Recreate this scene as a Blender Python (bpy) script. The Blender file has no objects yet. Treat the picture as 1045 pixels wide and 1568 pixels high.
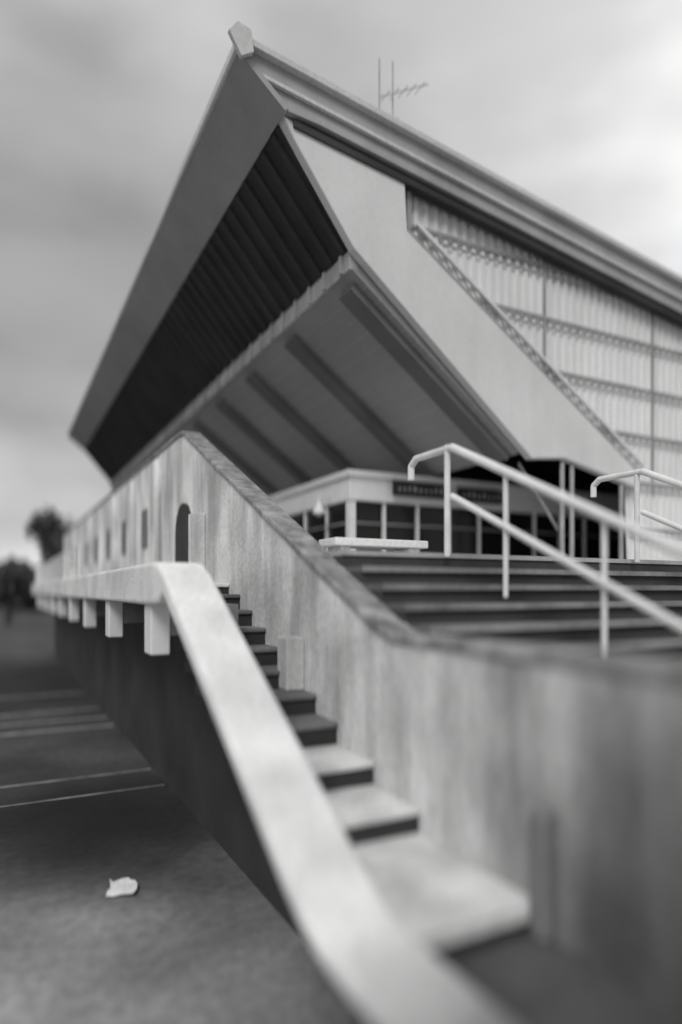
import bpy, bmesh, math, random
from mathutils import Vector
random.seed(4)
E=3.0   # eye height above the field; Z values below are given relative to eye level
scene=bpy.context.scene
scene.view_settings.view_transform='Standard'
scene.view_settings.look='None'
scene.view_settings.exposure=0

# ---------------------------------------------------------------- materials
def mat(name,base,var=0.25,scale=1.5,rough=0.85,bump=0.15,streak=0.0,fine=0.1,metal=0.0,patch=None):
    m=bpy.data.materials.new(name); m.use_nodes=True
    nt=m.node_tree; N=nt.nodes; L=nt.links
    b=N['Principled BSDF']; b.inputs['Roughness'].default_value=rough; b.inputs['Metallic'].default_value=metal
    tc=N.new('ShaderNodeTexCoord')
    mp=N.new('ShaderNodeMapping')
    L.new(tc.outputs['Object'],mp.inputs['Vector'])
    n1=N.new('ShaderNodeTexNoise'); n1.inputs['Scale'].default_value=scale; n1.inputs['Detail'].default_value=6
    n2=N.new('ShaderNodeTexNoise'); n2.inputs['Scale'].default_value=scale*18; n2.inputs['Detail'].default_value=4
    L.new(mp.outputs[0],n1.inputs['Vector']); L.new(mp.outputs[0],n2.inputs['Vector'])
    def rng(src,lo,hi,a=0.3,bb=0.7):
        r=N.new('ShaderNodeMapRange'); r.inputs['From Min'].default_value=a; r.inputs['From Max'].default_value=bb
        r.inputs['To Min'].default_value=lo; r.inputs['To Max'].default_value=hi
        L.new(src,r.inputs['Value']); return r.outputs['Result']
    def mul(a,c):
        k=N.new('ShaderNodeMath'); k.operation='MULTIPLY'; L.new(a,k.inputs[0])
        if isinstance(c,float): k.inputs[1].default_value=c
        else: L.new(c,k.inputs[1])
        return k.outputs[0]
    v=mul(rng(n1.outputs['Fac'],1-var,1+var),rng(n2.outputs['Fac'],1-fine,1+fine))
    if streak>0:
        mp2=N.new('ShaderNodeMapping'); mp2.inputs['Scale'].default_value=(1.5,1.5,0.3)
        L.new(tc.outputs['Object'],mp2.inputs['Vector'])
        n3=N.new('ShaderNodeTexNoise'); n3.inputs['Scale'].default_value=1.6; n3.inputs['Detail'].default_value=5
        L.new(mp2.outputs[0],n3.inputs['Vector'])
        v=mul(v,rng(n3.outputs['Fac'],1-streak,1.0,0.36,0.6))
    for (c,gn,gf,rn,rf,amp) in (patch or []):   # paler or darker areas around a point, irregular outline
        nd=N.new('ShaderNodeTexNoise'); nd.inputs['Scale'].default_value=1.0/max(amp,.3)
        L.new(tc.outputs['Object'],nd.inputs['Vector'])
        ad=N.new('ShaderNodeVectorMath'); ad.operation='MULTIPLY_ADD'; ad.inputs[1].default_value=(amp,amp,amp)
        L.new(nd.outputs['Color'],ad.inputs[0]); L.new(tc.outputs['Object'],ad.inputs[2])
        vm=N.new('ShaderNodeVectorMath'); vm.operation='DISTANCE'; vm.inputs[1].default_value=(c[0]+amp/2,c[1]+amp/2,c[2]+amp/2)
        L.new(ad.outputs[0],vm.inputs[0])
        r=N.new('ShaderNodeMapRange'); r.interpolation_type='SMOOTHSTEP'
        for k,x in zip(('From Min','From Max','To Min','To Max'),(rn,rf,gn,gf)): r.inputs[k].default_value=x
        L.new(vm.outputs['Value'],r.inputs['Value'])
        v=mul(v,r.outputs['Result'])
    v=mul(v,float(base))
    L.new(v,b.inputs['Base Color'])
    bp=N.new('ShaderNodeBump'); bp.inputs['Strength'].default_value=bump; bp.inputs['Distance'].default_value=0.03
    L.new(n2.outputs['Fac'],bp.inputs['Height']); L.new(bp.outputs[0],b.inputs['Normal'])
    return m
M={}
M['conc']=mat('white_weathered_concrete',0.78,0.28,0.9,0.85,0.3,0.4,patch=[((2.7,1.3,.9),.16,1.0,.5,3.0,1.2)])  # patch darkens the wall colour around its near foot
M['curb']=mat('pale_concrete',0.82,0.18,1.2,0.8,0.3,0.12,patch=[((2.0,1.3,1.35),.16,1.0,.3,1.7,.8)])  # patch darkens the colour on the near stretch
M['pier']=mat('grey_pier_concrete',0.2,0.3,2)
M['cap']=mat('mossy_coping',0.36,0.5,5,0.95,0.9,0.0,0.4)
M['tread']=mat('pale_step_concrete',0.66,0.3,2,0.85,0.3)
M['tread2']=mat('dark_step_concrete',0.14,0.4,2,0.85,0.3)  # darker tone for the treads between the lowest pair and the top
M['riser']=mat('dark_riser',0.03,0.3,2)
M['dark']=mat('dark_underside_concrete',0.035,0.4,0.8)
M['asph']=mat('asphalt',0.08,0.6,0.9,0.9,0.3)
M['ground']=mat('pitch_ground',0.075,0.6,0.45,0.95,0.4,0,.2,patch=[((-2.0,2.6,0),6.5,.8,.8,8.0,4.0),((.9,9.0,0),.12,1.0,.6,3.2,1.6),((0,24,0),.3,1.0,2,10,4)])  # base colour paler near the left foreground, darker around two points further out
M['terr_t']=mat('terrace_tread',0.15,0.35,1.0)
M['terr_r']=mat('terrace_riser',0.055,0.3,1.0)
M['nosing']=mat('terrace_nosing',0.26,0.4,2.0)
M['floor']=mat('upper_floor_concrete',0.45,0.2,1.0)
M['gable']=mat('painted_gable_concrete',0.78,0.08,0.6,0.7,0.1,0.06,0.03)
M['siding']=mat('corrugated_sheet',0.84,0.06,0.6,0.55,0.05,0.08,0.03)
M['girt']=mat('girt_steel',0.34,0.2,2,0.6)
M['fascia']=mat('roof_fascia',0.44,0.12,0.5,0.6,0.05,0.12,0.04)
M['trim']=mat('roof_edge_trim',0.64,0.1,1,0.5,0.05)
M['nose']=mat('eave_panel',0.42,0.12,0.5,0.7,0.1,0.08,0.04)
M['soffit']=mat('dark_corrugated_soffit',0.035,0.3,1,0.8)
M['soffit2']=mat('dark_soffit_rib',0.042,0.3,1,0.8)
M['beam']=mat('front_beam',0.5,0.25,1.5,0.7,0.2,0.2)
M['ceil']=mat('ceiling_board',0.38,0.12,0.5,0.8,0.05,0.0,0.04)
M['cbat']=mat('ceiling_batten',0.44,0.12,0.5,0.8,0.05,0.0,0.04)
M['crib']=mat('ceiling_rib',0.17,0.15,1,0.8)
M['white']=mat('white_paint',0.88,0.05,1.5,0.5,0.05)
M['rail']=mat('galvanised_rail',0.84,0.1,4,0.35,0.05)
M['glass']=mat('dark_window_glass',0.012,0.2,1,0.12,0.0)
M['glass'].node_tree.nodes['Principled BSDF'].inputs['IOR'].default_value=1.3
M['sign']=mat('dark_sign_board',0.02,0.2,2,0.6)
M['ant']=mat('antenna_metal',0.4,0.2,5,0.5)
M['leaf']=mat('foliage',0.09,0.5,1.2,0.9)
M['bark']=mat('bark',0.06,0.4,5,0.95,0.6)
M['int']=mat('interior_wall',0.06,0.3,1)
M['line']=mat('worn_line_paint',0.25,0.5,3,0.9)

# ---------------------------------------------------------------- helpers
def empty(name):
    o=bpy.data.objects.new(name,None); scene.collection.objects.link(o); o.empty_display_size=0.3; return o
def mesh(name,vs,fs,m,parent=None,bevel=0,smooth=False):
    me=bpy.data.meshes.new(name)
    me.from_pydata([(v[0],v[1],v[2]+E) for v in vs],[],fs); me.update()
    bm=bmesh.new(); bm.from_mesh(me); bmesh.ops.recalc_face_normals(bm,faces=bm.faces); bm.to_mesh(me); bm.free()
    for k in (m if isinstance(m,list) else [m]): me.materials.append(M[k])
    o=bpy.data.objects.new(name,me); scene.collection.objects.link(o)
    if parent: o.parent=parent
    if bevel:
        b=o.modifiers.new('bevel','BEVEL'); b.width=bevel; b.segments=3; b.limit_method='ANGLE'; b.angle_limit=math.radians(25)
    if smooth:
        for p in me.polygons: p.use_smooth=True
    return o
def prism_yz(name,poly,x0,x1,m,parent=None,bevel=0):
    n=len(poly); vs=[(x0,y,z) for y,z in poly]+[(x1,y,z) for y,z in poly]
    fs=[list(range(n)),list(range(2*n-1,n-1,-1))]+[[i,(i+1)%n,n+(i+1)%n,n+i] for i in range(n)]
    return mesh(name,vs,fs,m,parent,bevel)
def prism_xz(name,poly,y0,y1,m,parent=None,bevel=0):
    n=len(poly); vs=[(x,y0,z) for x,z in poly]+[(x,y1,z) for x,z in poly]
    fs=[list(range(n)),list(range(2*n-1,n-1,-1))]+[[i,(i+1)%n,n+(i+1)%n,n+i] for i in range(n)]
    return mesh(name,vs,fs,m,parent,bevel)
def boxes(name,lst,m,parent=None,bevel=0):
    vs=[];fs=[]
    for x0,x1,y0,y1,z0,z1 in lst:
        b=len(vs)
        vs+=[(x0,y0,z0),(x1,y0,z0),(x1,y1,z0),(x0,y1,z0),(x0,y0,z1),(x1,y0,z1),(x1,y1,z1),(x0,y1,z1)]
        fs+=[[b+i for i in f] for f in ((0,3,2,1),(4,5,6,7),(0,1,5,4),(1,2,6,5),(2,3,7,6),(3,0,4,7))]
    return mesh(name,vs,fs,m,parent,bevel)
def tubes(name,segs,r,m,parent=None,n=12):
    vs=[];fs=[]
    for s in segs:
        a,b=Vector(s[0]),Vector(s[1]); rr=s[2] if len(s)>2 else r
        r2=s[3] if len(s)>3 else rr
        d=(b-a).normalized(); u=d.orthogonal().normalized(); w=d.cross(u); k=len(vs)
        for p,q in ((a,rr),(b,r2)):
            for i in range(n):
                t=2*math.pi*i/n; vs.append(tuple(p+u*q*math.cos(t)+w*q*math.sin(t)))
        fs+=[[k+i,k+(i+1)%n,k+n+(i+1)%n,k+n+i] for i in range(n)]
        fs+=[[k+i for i in range(n)],[k+n+i for i in range(n)]]
    return mesh(name,vs,fs,m,parent,0)

# ---------------------------------------------------------------- ground
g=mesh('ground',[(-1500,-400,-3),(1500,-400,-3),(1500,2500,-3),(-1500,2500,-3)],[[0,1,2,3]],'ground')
mk=empty('pitch_marking')
boxes('marking_lines',[(-30,2.25,y,y+w,-3+0.002,-2.994) for y,w in ((15.2,.2),(16.3,.16),(17.6,.16),(20.5,.16),(11.2,.07),(10.2,.05))],'line',mk)
p=empty('paper_scrap')
vs=[];fs=[]
rp=random.Random(3)
for j in range(5):
    for i in range(6):
        vs.append((.92+.05*i+.02*j+rp.uniform(-.02,.02),6.7+.085*j-.02*i+rp.uniform(-.02,.02),-2.985+rp.uniform(0,.035)))
for j in range(4):
    for i in range(5):
        fs.append([j*6+i,j*6+i+1,j*6+i+7,j*6+i+6])
mesh('sheet',vs,fs,'white',p,smooth=True)

# ---------------------------------------------------------------- staircase
st=empty('concrete_staircase')
top=[(-3,-1.64),(2.45,-1.64),(2.7,-1.625),(2.9,-1.57),(3.15,-1.45),(6.0,.17),(6.25,.265),(6.5,.285),(34,.285)]
bot=[(-3,-1.74),(2.45,-1.74),(2.7,-1.725),(2.9,-1.68),(3.15,-1.57),(6.0,-.04),(6.2,-.12),(6.5,-.14),(34,-.14)]
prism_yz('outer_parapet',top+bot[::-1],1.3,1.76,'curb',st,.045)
levels=[(3.95,-1.57),(4.6,-1.38),(5.25,-1.18),(5.7,-.99),(6.15,-.80),(6.6,-.61),(7.05,-.42),(7.5,-.23),(7.95,-.04),(8.4,.1)]
tr=[];ri=[];tr2=[]
tr.append((1.762,2.698,2.75,3.95,-1.85,-1.75))
for i,(y,z) in enumerate(levels):
    y2=levels[i+1][0] if i+1<len(levels) else 34
    (tr if (i<2 or i==9) else tr2).append((1.762,2.698,y-.03,y2,z-.05,z))
    ri.append((1.763,2.697,y,y2+.0,z-.24,z-.052))
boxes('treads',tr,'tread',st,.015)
boxes('dark_treads',tr2,'tread2',st,.015)
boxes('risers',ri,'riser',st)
boxes('lower_pavement',[(1.762,2.698,-3,2.748,-2.1,-1.92)],'asph',st)
boxes('landing_riser',[(1.763,2.697,2.75,3.94,-2.1,-1.852)],'riser',st)
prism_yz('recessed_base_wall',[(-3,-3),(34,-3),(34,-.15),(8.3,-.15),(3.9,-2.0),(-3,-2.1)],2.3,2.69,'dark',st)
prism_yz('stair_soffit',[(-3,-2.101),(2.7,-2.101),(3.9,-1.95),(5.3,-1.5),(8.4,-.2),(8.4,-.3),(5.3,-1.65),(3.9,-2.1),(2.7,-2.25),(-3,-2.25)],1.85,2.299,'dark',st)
br=[]
for i in range(9):
    y=6.8+i*2.9
    br.append((1.36,1.56,y,y+.34,-.66,-.142))
boxes('deck_brackets',br,'gable',st,.02)
boxes('deck_cross_beams',[(1.562,2.298,y[2]+.02,y[3]-.02,-.46,-.142) for y in br],'pier',st)
# side wall
sw=empty('parapet_wall')
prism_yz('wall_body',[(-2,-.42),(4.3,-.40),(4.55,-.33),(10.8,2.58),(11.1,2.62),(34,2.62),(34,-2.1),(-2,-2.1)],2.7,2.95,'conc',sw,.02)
cap=[(-2,-.42),(4.3,-.40),(4.55,-.33),(10.8,2.58),(11.1,2.62),(34,2.62)]
capt=[(y,z+.07) for y,z in cap]; capb=[(y,z+.002) for y,z in cap]
prism_yz('coping',capt+capb[::-1],2.67,2.98,'cap',sw,.015)
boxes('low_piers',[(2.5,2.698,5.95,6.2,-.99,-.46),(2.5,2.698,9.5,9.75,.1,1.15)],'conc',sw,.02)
boxes('grey_pier',[(2.6,2.698,2.62,2.74,-1.92,-1.2)],'pier',sw,.03)
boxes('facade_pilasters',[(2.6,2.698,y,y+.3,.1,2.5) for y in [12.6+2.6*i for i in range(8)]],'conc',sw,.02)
ar=[(10.25,.1),(11.25,.1)]+[(10.75+.5*math.cos(t),.95+.5*math.sin(t)) for t in [math.pi*i/10 for i in range(11)]]
prism_yz('arched_doorway',ar,2.66,2.699,'riser',sw,0)
boxes('facade_windows',[(2.67,2.699,y,y+.5,.9,1.7) for y in [13.8+2.6*i for i in range(7)]],'crib',sw)
seg=[]
for i in range(20):
    y=15+i*1.0
    seg.append(((1.5,y,.28),(1.5,y,1.0)))
seg+=[((1.5,15,1.0),(1.5,34,1.0)),((1.5,15,.65),(1.5,34,.65))]
dr=empty('deck_railing'); tubes('rails_and_posts',seg,.022,'rail',dr,8)

# ---------------------------------------------------------------- broad terrace
te=empty('seating_terrace')
T=[];R=[];Nn=[]
y=5.6; z=.4
boxes('upper_floor',[(2.952,18,5.6,26,z-.05,z)],'floor',te)
while z>-1.9:
    R.append((2.953,18,y+.02,y+.40,z-.25,z-.052))
    y-=.36; z-=.17
    T.append((2.952,18,y,y+.42,z-.05,z)); Nn.append((2.953,18,y-.03,y-.001,z-.05,z+.003))
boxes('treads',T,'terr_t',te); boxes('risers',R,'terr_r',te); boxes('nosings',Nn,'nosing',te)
boxes('base_fill',[(2.955,17.9,5.7,26,-3,.3)],'dark',te)
bn=empty('concrete_bench')
boxes('seat',[(3.3,4.55,6.45,6.9,.51,.60)],'white',bn,.015)
boxes('legs',[(3.4,3.52,6.5,6.85,.4,.508),(4.3,4.42,6.5,6.85,.4,.508)],'conc',bn,.01)

# ---------------------------------------------------------------- handrails
def handrail(x,ylast):
    h=empty('handrail')
    def zf(y): return .47*(y-5.4)+1.47
    yb=ylast; seg=[]
    seg+=[((x,5.4,1.47),(x-.05,yb,zf(yb)),.042)]
    seg+=[((x,5.4,.97),(x-.05,yb,zf(yb)-.52),.034)]
    seg+=[((x,5.4,1.47),(x,6.05,1.47),.038),((x,6.05,1.47),(x,6.15,1.40),.038),((x,6.15,1.40),(x,6.15,1.25),.038)]
    tubes('rails',seg,.034,'rail',h,14)
    ps=[]
    for yy in (5.48,4.6,3.5,2.4,1.3):
        if yy>yb: ps.append(((x,yy,zf(yy)),(x,yy,zf(yy)-1.15),.032 if yy>5 else .024))
    tubes('posts',ps,.028,'rail',h,12)
    return h
handrail(4.1,1.0); handrail(7.0,1.0); handrail(9.9,1.0)

# ---------------------------------------------------------------- grandstand
gs=empty('grandstand')
Yf=34.0
def rt(x): return 7.69-.135*(x-3.03)
prism_xz('roof_slab',[(3.03,7.60),(17,rt(17)-.09),(17,rt(17)-.66),(4.2,6.90),(3.7,6.93),(2.98,7.44)],8.71,Yf,'fascia',gs)
prism_xz('roof_deck',[(2.9,7.70),(17.2,rt(17.2)),(17.2,rt(17.2)-.10),(2.9,7.60)],8.60,Yf+.1,'trim',gs,.01)
prism_xz('roof_edge_gutter',[(3.2,rt(3.2)-.38),(17,rt(17)-.38),(17,rt(17)-.44),(3.2,rt(3.2)-.44)],8.64,8.707,'trim',gs,.01)
prism_xz('roof_edge_lower',[(3.8,6.88),(17,rt(17)-.67),(17,rt(17)-.78),(3.8,6.78)],8.76,8.94,'soffit2',gs)
prism_xz('eave_panel',[(2.92,7.42),(3.60,6.85),(3.66,6.90),(2.98,7.50)],8.62,Yf,'nose',gs)
tubes('eave_lip',[((2.92,8.58,7.5),(2.92,Yf,7.5),.055)],.05,'trim',gs)
prism_xz('eave_end_cap',[(2.74,7.60),(2.92,7.30),(3.10,7.42),(3.06,7.72),(2.86,7.76)],8.52,8.597,'trim',gs,.01)
prism_xz('steep_soffit',[(3.62,6.86),(4.86,5.35),(4.95,5.40),(3.75,6.93)],8.95,Yf,'soffit',gs)
vs=[];fs=[]
y=9.1
dx,dz=4.86-3.62,5.35-6.86; ln=math.hypot(dx,dz); nx,nz=dz/ln,-dx/ln
while y<Yf-.2:
    b=len(vs)
    for yy in (y,y+.12):
        for (px,pz) in ((3.64,6.84),(4.84,5.37)):
            vs.append((px,yy,pz)); vs.append((px+nx*.045,yy,pz+nz*.045))
    fs+=[[b+0,b+2,b+3,b+1],[b+4,b+6,b+7,b+5],[b+1,b+3,b+7,b+5],[b+0,b+1,b+5,b+4],[b+2,b+3,b+7,b+6]]
    y+=.42
mesh('soffit_ribs',vs,fs,'soffit2',gs)
boxes('front_beam',[(4.84,5.0,8.98,Yf,5.03,5.345)],'beam',gs,.015)
boxes('beam_stiffeners',[(4.79,4.838,y,y+.07,5.05,5.33) for y in [9.2+.6*i for i in range(40)]],'beam',gs)
prism_xz('sloping_ceiling',[(4.9,5.03),(8.3,2.48),(8.42,2.6),(5.0,5.2)],8.985,Yf,'ceil',gs)
cn=math.hypot(3.4,2.55); ax,az=-2.55/cn,-3.4/cn
vs=[];fs=[]
def strip(p0,p1,y0,y1,h):
    b=len(vs)
    for yy in (y0,y1):
        for (px,pz) in (p0,p1):
            vs.append((px,yy,pz)); vs.append((px+ax*h,yy,pz+az*h))
    fs.extend([[b+0,b+2,b+3,b+1],[b+4,b+6,b+7,b+5],[b+1,b+3,b+7,b+5],[b+0,b+1,b+5,b+4],[b+2,b+3,b+7,b+6]])
for i in range(11):
    y=9.15+2.35*i
    strip((5.03,4.93),(8.28,2.5),y,y+.42,.14)
mesh('ceiling_ribs',vs,fs,'crib',gs)
vs=[];fs=[]
for i in range(1,14):
    t=i/14; x=4.9+3.4*t; z=5.03-2.55*t
    strip((x,z),(x+.03,z-.0225),8.99,Yf,.008)
mesh('ceiling_battens',vs,fs,'cbat',gs)
# gable frame
prism_xz('gable_frame',[(3.60,6.92),(5.75,6.55),(5.80,5.78),(11.3,2.35),(11.3,2.05),(9.26,2.46),(8.46,2.38),(4.82,5.27)],8.80,8.97,'gable',gs,.02)
prism_xz('frame_edge_flashing',[(5.82,5.79),(11.3,2.37),(11.3,2.44),(5.84,5.86)],8.84,8.96,'girt',gs)
prism_xz('diagonal_brace',[(6.05,6.0),(11.6,2.52),(11.6,2.58),(6.07,6.06)],8.90,8.965,'siding',gs)
vs=[];fs=[]
x=5.55
def zl(x): return 6.2 if x<5.6 else (5.85-(x-5.7)*.64 if x<11.2 else .4)
pts=[]
while x<17:
    pts.append((x,9.03)); pts.append((x+.09,9.03)); pts.append((x+.11,8.985)); pts.append((x+.18,8.985)); x+=.20
for (a,yy) in pts:
    vs.append((a,yy,zl(a))); vs.append((a,yy,rt(a)-.6))
for i in range(len(pts)-1):
    fs.append([2*i,2*i+2,2*i+3,2*i+1])
mesh('corrugated_siding',vs,fs,'siding',gs)
g=[]
for z in (6.0,5.05,4.1,3.15,2.2,1.25):
    xs=max(5.75,5.7+(5.85-z)/.64+.05) if z>2.2 else 11.25
    g.append((xs,17,8.955,8.983,z-.03,z+.03))
    g.append((xs,17,8.965,8.983,z-.16,z-.135))
boxes('girts',g,'girt',gs)
boxes('downpipe',[(5.86,5.94,8.90,8.98,5.9,6.6),(8.9,8.96,8.962,8.983,4.15,6.2),(11.9,11.96,8.962,8.983,2.0,5.9)],'girt',gs)
boxes('rear_wall',[(16.9,17.0,9.1,Yf,-3,5.6)],'siding',gs)
tubes('support_posts',[((x,8.9,.4),(x,8.9,2.4),.045) for x in (9.3,9.55,10.9)]+[((8.6,9.3,2.4),(9.6,9.3,1.2),.03)],.05,'ant',gs)
# roof antenna
an=empty('tv_antenna')
q=.3
tubes('mast',[((5.45+q,9.6,7.2),(5.45+q,9.6,9.1),.014),((5.72+q,9.6,7.2),(5.72+q,9.6,9.15),.014),((5.45+q,9.6,8.45),(6.25+q,9.3,8.75),.010),((5.3+q,9.6,8.2),(5.85+q,9.6,8.2),.008),((5.3+q,9.6,7.9),(5.85+q,9.6,7.95),.008)]+
      [((5.55+q+.14*i,9.56-.055*i-.15,8.48+.045*i),(5.55+q+.14*i,9.56-.055*i+.15,8.48+.045*i),.007) for i in range(5)],.015,'ant',an,6)

# ---------------------------------------------------------------- clubhouse under the stand
ch=empty('clubhouse')
X0,Y0,ZT,ZB=6.09,11.3,2.35,1.80
boxes('interior_core',[(X0+.9,16.8,Y0+1.3,26,.4,2.3)],'int',ch)
boxes('interior_pale_panels',[(X0+1.4,X0+2.0,Y0+1.2,Y0+1.29,.5,1.6),(9.2,9.7,Y0+1.2,Y0+1.29,.5,1.7)],'cbat',ch)
boxes('flat_roof',[(X0+.1,15,Y0+.1,26,ZT-.1,ZT-.02)],'fascia',ch)
boxes('roof_fascia',[(X0,15,Y0,Y0+.3,ZB,ZT),(X0,X0+.3,Y0+.3,26,ZB,ZT)],'white',ch,.015)
boxes('fascia_lip',[(X0-.07,15,Y0-.08,Y0-.002,ZT-.08,ZT+.03),(X0-.07,X0-.002,Y0,26,ZT-.08,ZT+.03)],'white',ch)
boxes('window_glass',[(X0+.12,15,Y0+.17,Y0+.2,.4,ZB),(X0+.1,X0+.13,Y0+.2,26,.4,ZB)],'glass',ch)
mu=[(X0+.02,X0+.16,Y0+.04,Y0+.2,.4,ZB-.002)]
for i in range(1,10): mu.append((X0+i*.82,X0+.055+i*.82,Y0+.07,Y0+.16,.4,ZB-.002))
for i in range(1,12): mu.append((X0+.03,X0+.09,Y0+i*1.1,Y0+.06+i*1.1,.4,ZB-.002))
boxes('mullions',mu,'white',ch)
boxes('transoms',[(X0+.2,15,Y0+.1,Y0+.14,1.35,1.38),(X0+.05,X0+.09,Y0+.3,26,1.35,1.38),(X0+.2,15,Y0+.1,Y0+.14,.4,.7),(X0+.05,X0+.09,Y0+.3,26,.4,.7)],'girt',ch)
boxes('back_partition',[(8.45,16.9,13.3,13.4,2.36,5.6)],'int',ch)
for nm,x0,x1,z in (('sign',7.0,8.30,2.08),('sign',8.62,9.85,2.06)):
    s=empty('sign')
    boxes('board',[(x0,x1,Y0-.16,Y0-.12,z-.15,z+.15)],'sign',s,.01)
    L=[];xx=x0+.12
    while xx<x1-.15:
        w=random.uniform(.05,.09); L.append((xx,xx+w,Y0-.172,Y0-.161,z-.045,z+.045 if random.random()>.3 else z+.01)); xx+=w+.06
    boxes('letters',L,'girt',s)
    boxes('fixings',[(x0+.2,x0+.25,Y0-.119,Y0-.001,z-.03,z+.03),(x1-.25,x1-.2,Y0-.119,Y0-.001,z-.03,z+.03)],'ant',s)
lp=empty('wall_lamp')
tubes('shade_and_arm',[((5.82,12.13,1.82),(5.82,12.13,1.60),.045,.14),((5.82,12.13,1.60),(5.82,12.13,1.55),.06,.06),((5.82,12.13,1.82),(5.82,12.13,1.95),.018),((5.82,12.13,1.95),(6.1,12.13,1.95),.018)],.05,'white',lp)

# ---------------------------------------------------------------- trees
def tree(x,y,h,w,name='tree'):
    t=empty(name)
    segs=[((x,y,-3),(x+.2,y,-3+h*.45),.35,.22)]
    rnd=random.Random(int(x*7+y))
    cl=[]
    for i in range(11):
        a=rnd.uniform(0,6.28); r=rnd.uniform(.2,1)*w; zz=-3+h*rnd.uniform(.45,.95)
        r*=1.1-abs((zz+3)/h-.6)
        e=(x+r*math.cos(a),y+r*math.sin(a),zz); cl.append(e)
        segs.append(((x+.2,y,-3+h*rnd.uniform(.3,.45)),e,.12,.04))
    tubes('trunk_and_limbs',segs,.2,'bark',t,7)
    vs=[];fs=[]
    for e in cl:
        R=rnd.uniform(.28,.5)*w
        for k in range(200):
            v=Vector((rnd.gauss(0,1),rnd.gauss(0,1),rnd.gauss(0,.8))); v=v.normalized()*R*rnd.random()**.4
            c=Vector(e)+v; s=rnd.uniform(.12,.28)
            a=Vector((rnd.uniform(-1,1),rnd.uniform(-1,1),rnd.uniform(-1,1))).normalized(); b=a.orthogonal().normalized()
            k0=len(vs); vs+= [tuple(c+a*s),tuple(c+b*s*.7),tuple(c-a*s),tuple(c-b*s*.7)]; fs.append([k0,k0+1,k0+2,k0+3])
    mesh('crown',vs,fs,'leaf',t)
tree(4.2,58,9.2,2.6); tree(.6,66,5.6,2.2); tree(-9,66,10,4)
vs=[];fs=[]; rnd=random.Random(9)
for i in range(8000):
    x=rnd.uniform(-90,40); y=110+rnd.uniform(-5,5)
    hh=5.5+2.2*math.sin(x*.23)+1.3*math.sin(x*.71+1); c=Vector((x,y,-3+hh*rnd.random()**.8)); s=rnd.uniform(.5,1.1)
    a=Vector((rnd.uniform(-1,1),rnd.uniform(-1,1),rnd.uniform(-1,1))).normalized(); b=a.orthogonal().normalized()
    k0=len(vs); vs+=[tuple(c+a*s),tuple(c+b*s),tuple(c-a*s),tuple(c-b*s)]; fs.append([k0,k0+1,k0+2,k0+3])
mesh('distant_trees',vs,fs,'leaf')

# ---------------------------------------------------------------- world
w=bpy.data.worlds.new("World"); scene.world=w; w.use_nodes=True
nt=w.node_tree; N=nt.nodes; L=nt.links; bg=N['Background']
sunaz=(-.5,-.62,.75)
sky=N.new('ShaderNodeTexSky'); sky.sky_type='NISHITA'; sky.sun_disc=False
el=math.atan2(.75,math.hypot(.5,.62)); sky.sun_elevation=el; sky.sun_rotation=math.atan2(-.5,-.62)
bw=N.new('ShaderNodeRGBToBW'); L.new(sky.outputs[0],bw.inputs[0])
def math_(op,a,b=None,c=None):
    k=N.new('ShaderNodeMath'); k.operation=op
    for i,v in enumerate((a,b,c)):
        if v is None: continue
        if isinstance(v,(int,float)): k.inputs[i].default_value=v
        else: L.new(v,k.inputs[i])
    return k.outputs[0]
def mr(v,a,b,c,d,sm=True):
    r=N.new('ShaderNodeMapRange'); r.interpolation_type='SMOOTHSTEP' if sm else 'LINEAR'
    r.inputs['From Min'].default_value=a; r.inputs['From Max'].default_value=b; r.inputs['To Min'].default_value=c; r.inputs['To Max'].default_value=d
    L.new(v,r.inputs['Value']); return r.outputs['Result']
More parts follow.
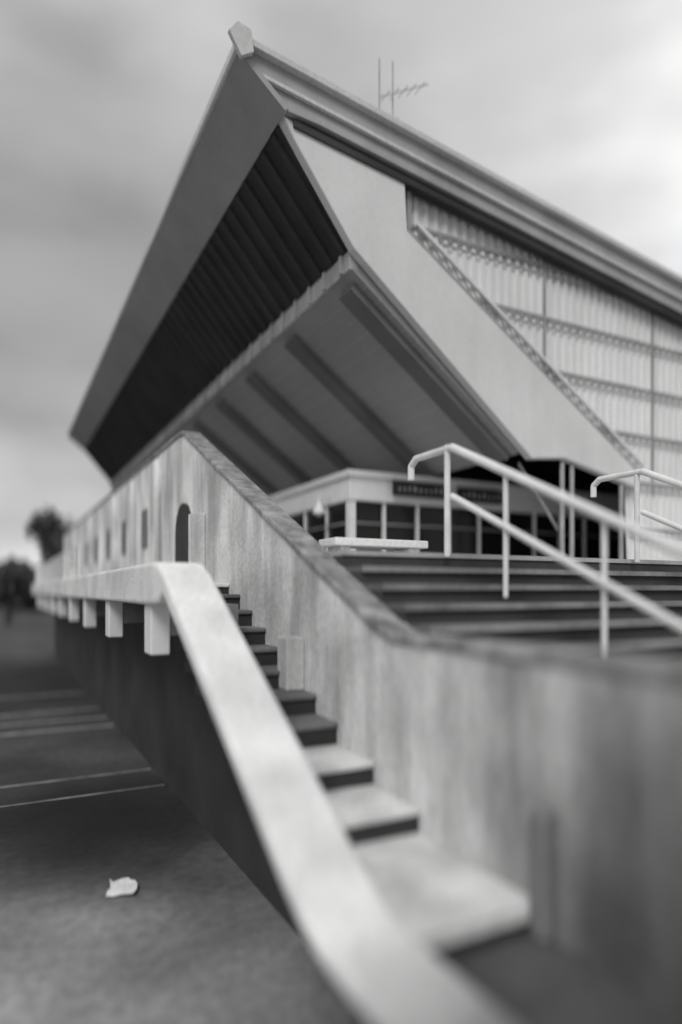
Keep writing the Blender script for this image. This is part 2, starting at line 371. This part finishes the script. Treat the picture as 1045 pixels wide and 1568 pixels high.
tc=N.new('ShaderNodeTexCoord'); mp=N.new('ShaderNodeMapping'); mp.inputs['Scale'].default_value=(1,1,2.2); mp.inputs['Location'].default_value=(.3,.1,.4)
L.new(tc.outputs['Generated'],mp.inputs['Vector'])
no=N.new('ShaderNodeTexNoise'); no.inputs['Scale'].default_value=2.3; no.inputs['Detail'].default_value=4; no.inputs['Roughness'].default_value=.42
L.new(mp.outputs[0],no.inputs['Vector'])
cloud=mr(no.outputs['Fac'],.33,.67,.72,1.34)
dp=N.new('ShaderNodeVectorMath'); dp.operation='DOT_PRODUCT'; dp.inputs[1].default_value=Vector((.82,.50,.40)).normalized()
L.new(tc.outputs['Generated'],dp.inputs[0])
glow=mr(dp.outputs['Value'],.80,1.0,0,.6)
sx=N.new('ShaderNodeSeparateXYZ'); L.new(tc.outputs['Generated'],sx.inputs[0])
hz=mr(sx.outputs['Z'],.02,.32,.42,0)
zen=mr(sx.outputs['Z'],.45,.75,0,.3)
base=math_('ADD',math_('ADD',.33,glow),math_('ADD',hz,zen))
val=math_('MULTIPLY',base,cloud)
tot=math_('ADD',math_('MULTIPLY',val,9.0),math_('MULTIPLY',bw.outputs[0],.1))
L.new(tot,bg.inputs['Color']); bg.inputs['Strength'].default_value=.1
sun=bpy.data.lights.new('sun','SUN'); sun.energy=1.5; sun.angle=math.radians(24); sun.color=(1,.995,.985)
so=bpy.data.objects.new('sun',sun); scene.collection.objects.link(so)
so.rotation_euler=Vector(sunaz).to_track_quat('Z','Y').to_euler()

# ---------------------------------------------------------------- camera
cam=bpy.data.cameras.new('camera'); co=bpy.data.objects.new('camera',cam); scene.collection.objects.link(co)
co.location=(0,0,E); co.rotation_euler=(math.radians(90),0,-math.radians(27.56))
cam.sensor_width=36; cam.lens=1000/1568*36; cam.shift_y=.0772; cam.clip_start=.05; cam.clip_end=4000
cam.dof.use_dof=True; cam.dof.focus_distance=8.2; cam.dof.aperture_fstop=.11; cam.dof.aperture_ratio=1.8
scene.camera=co
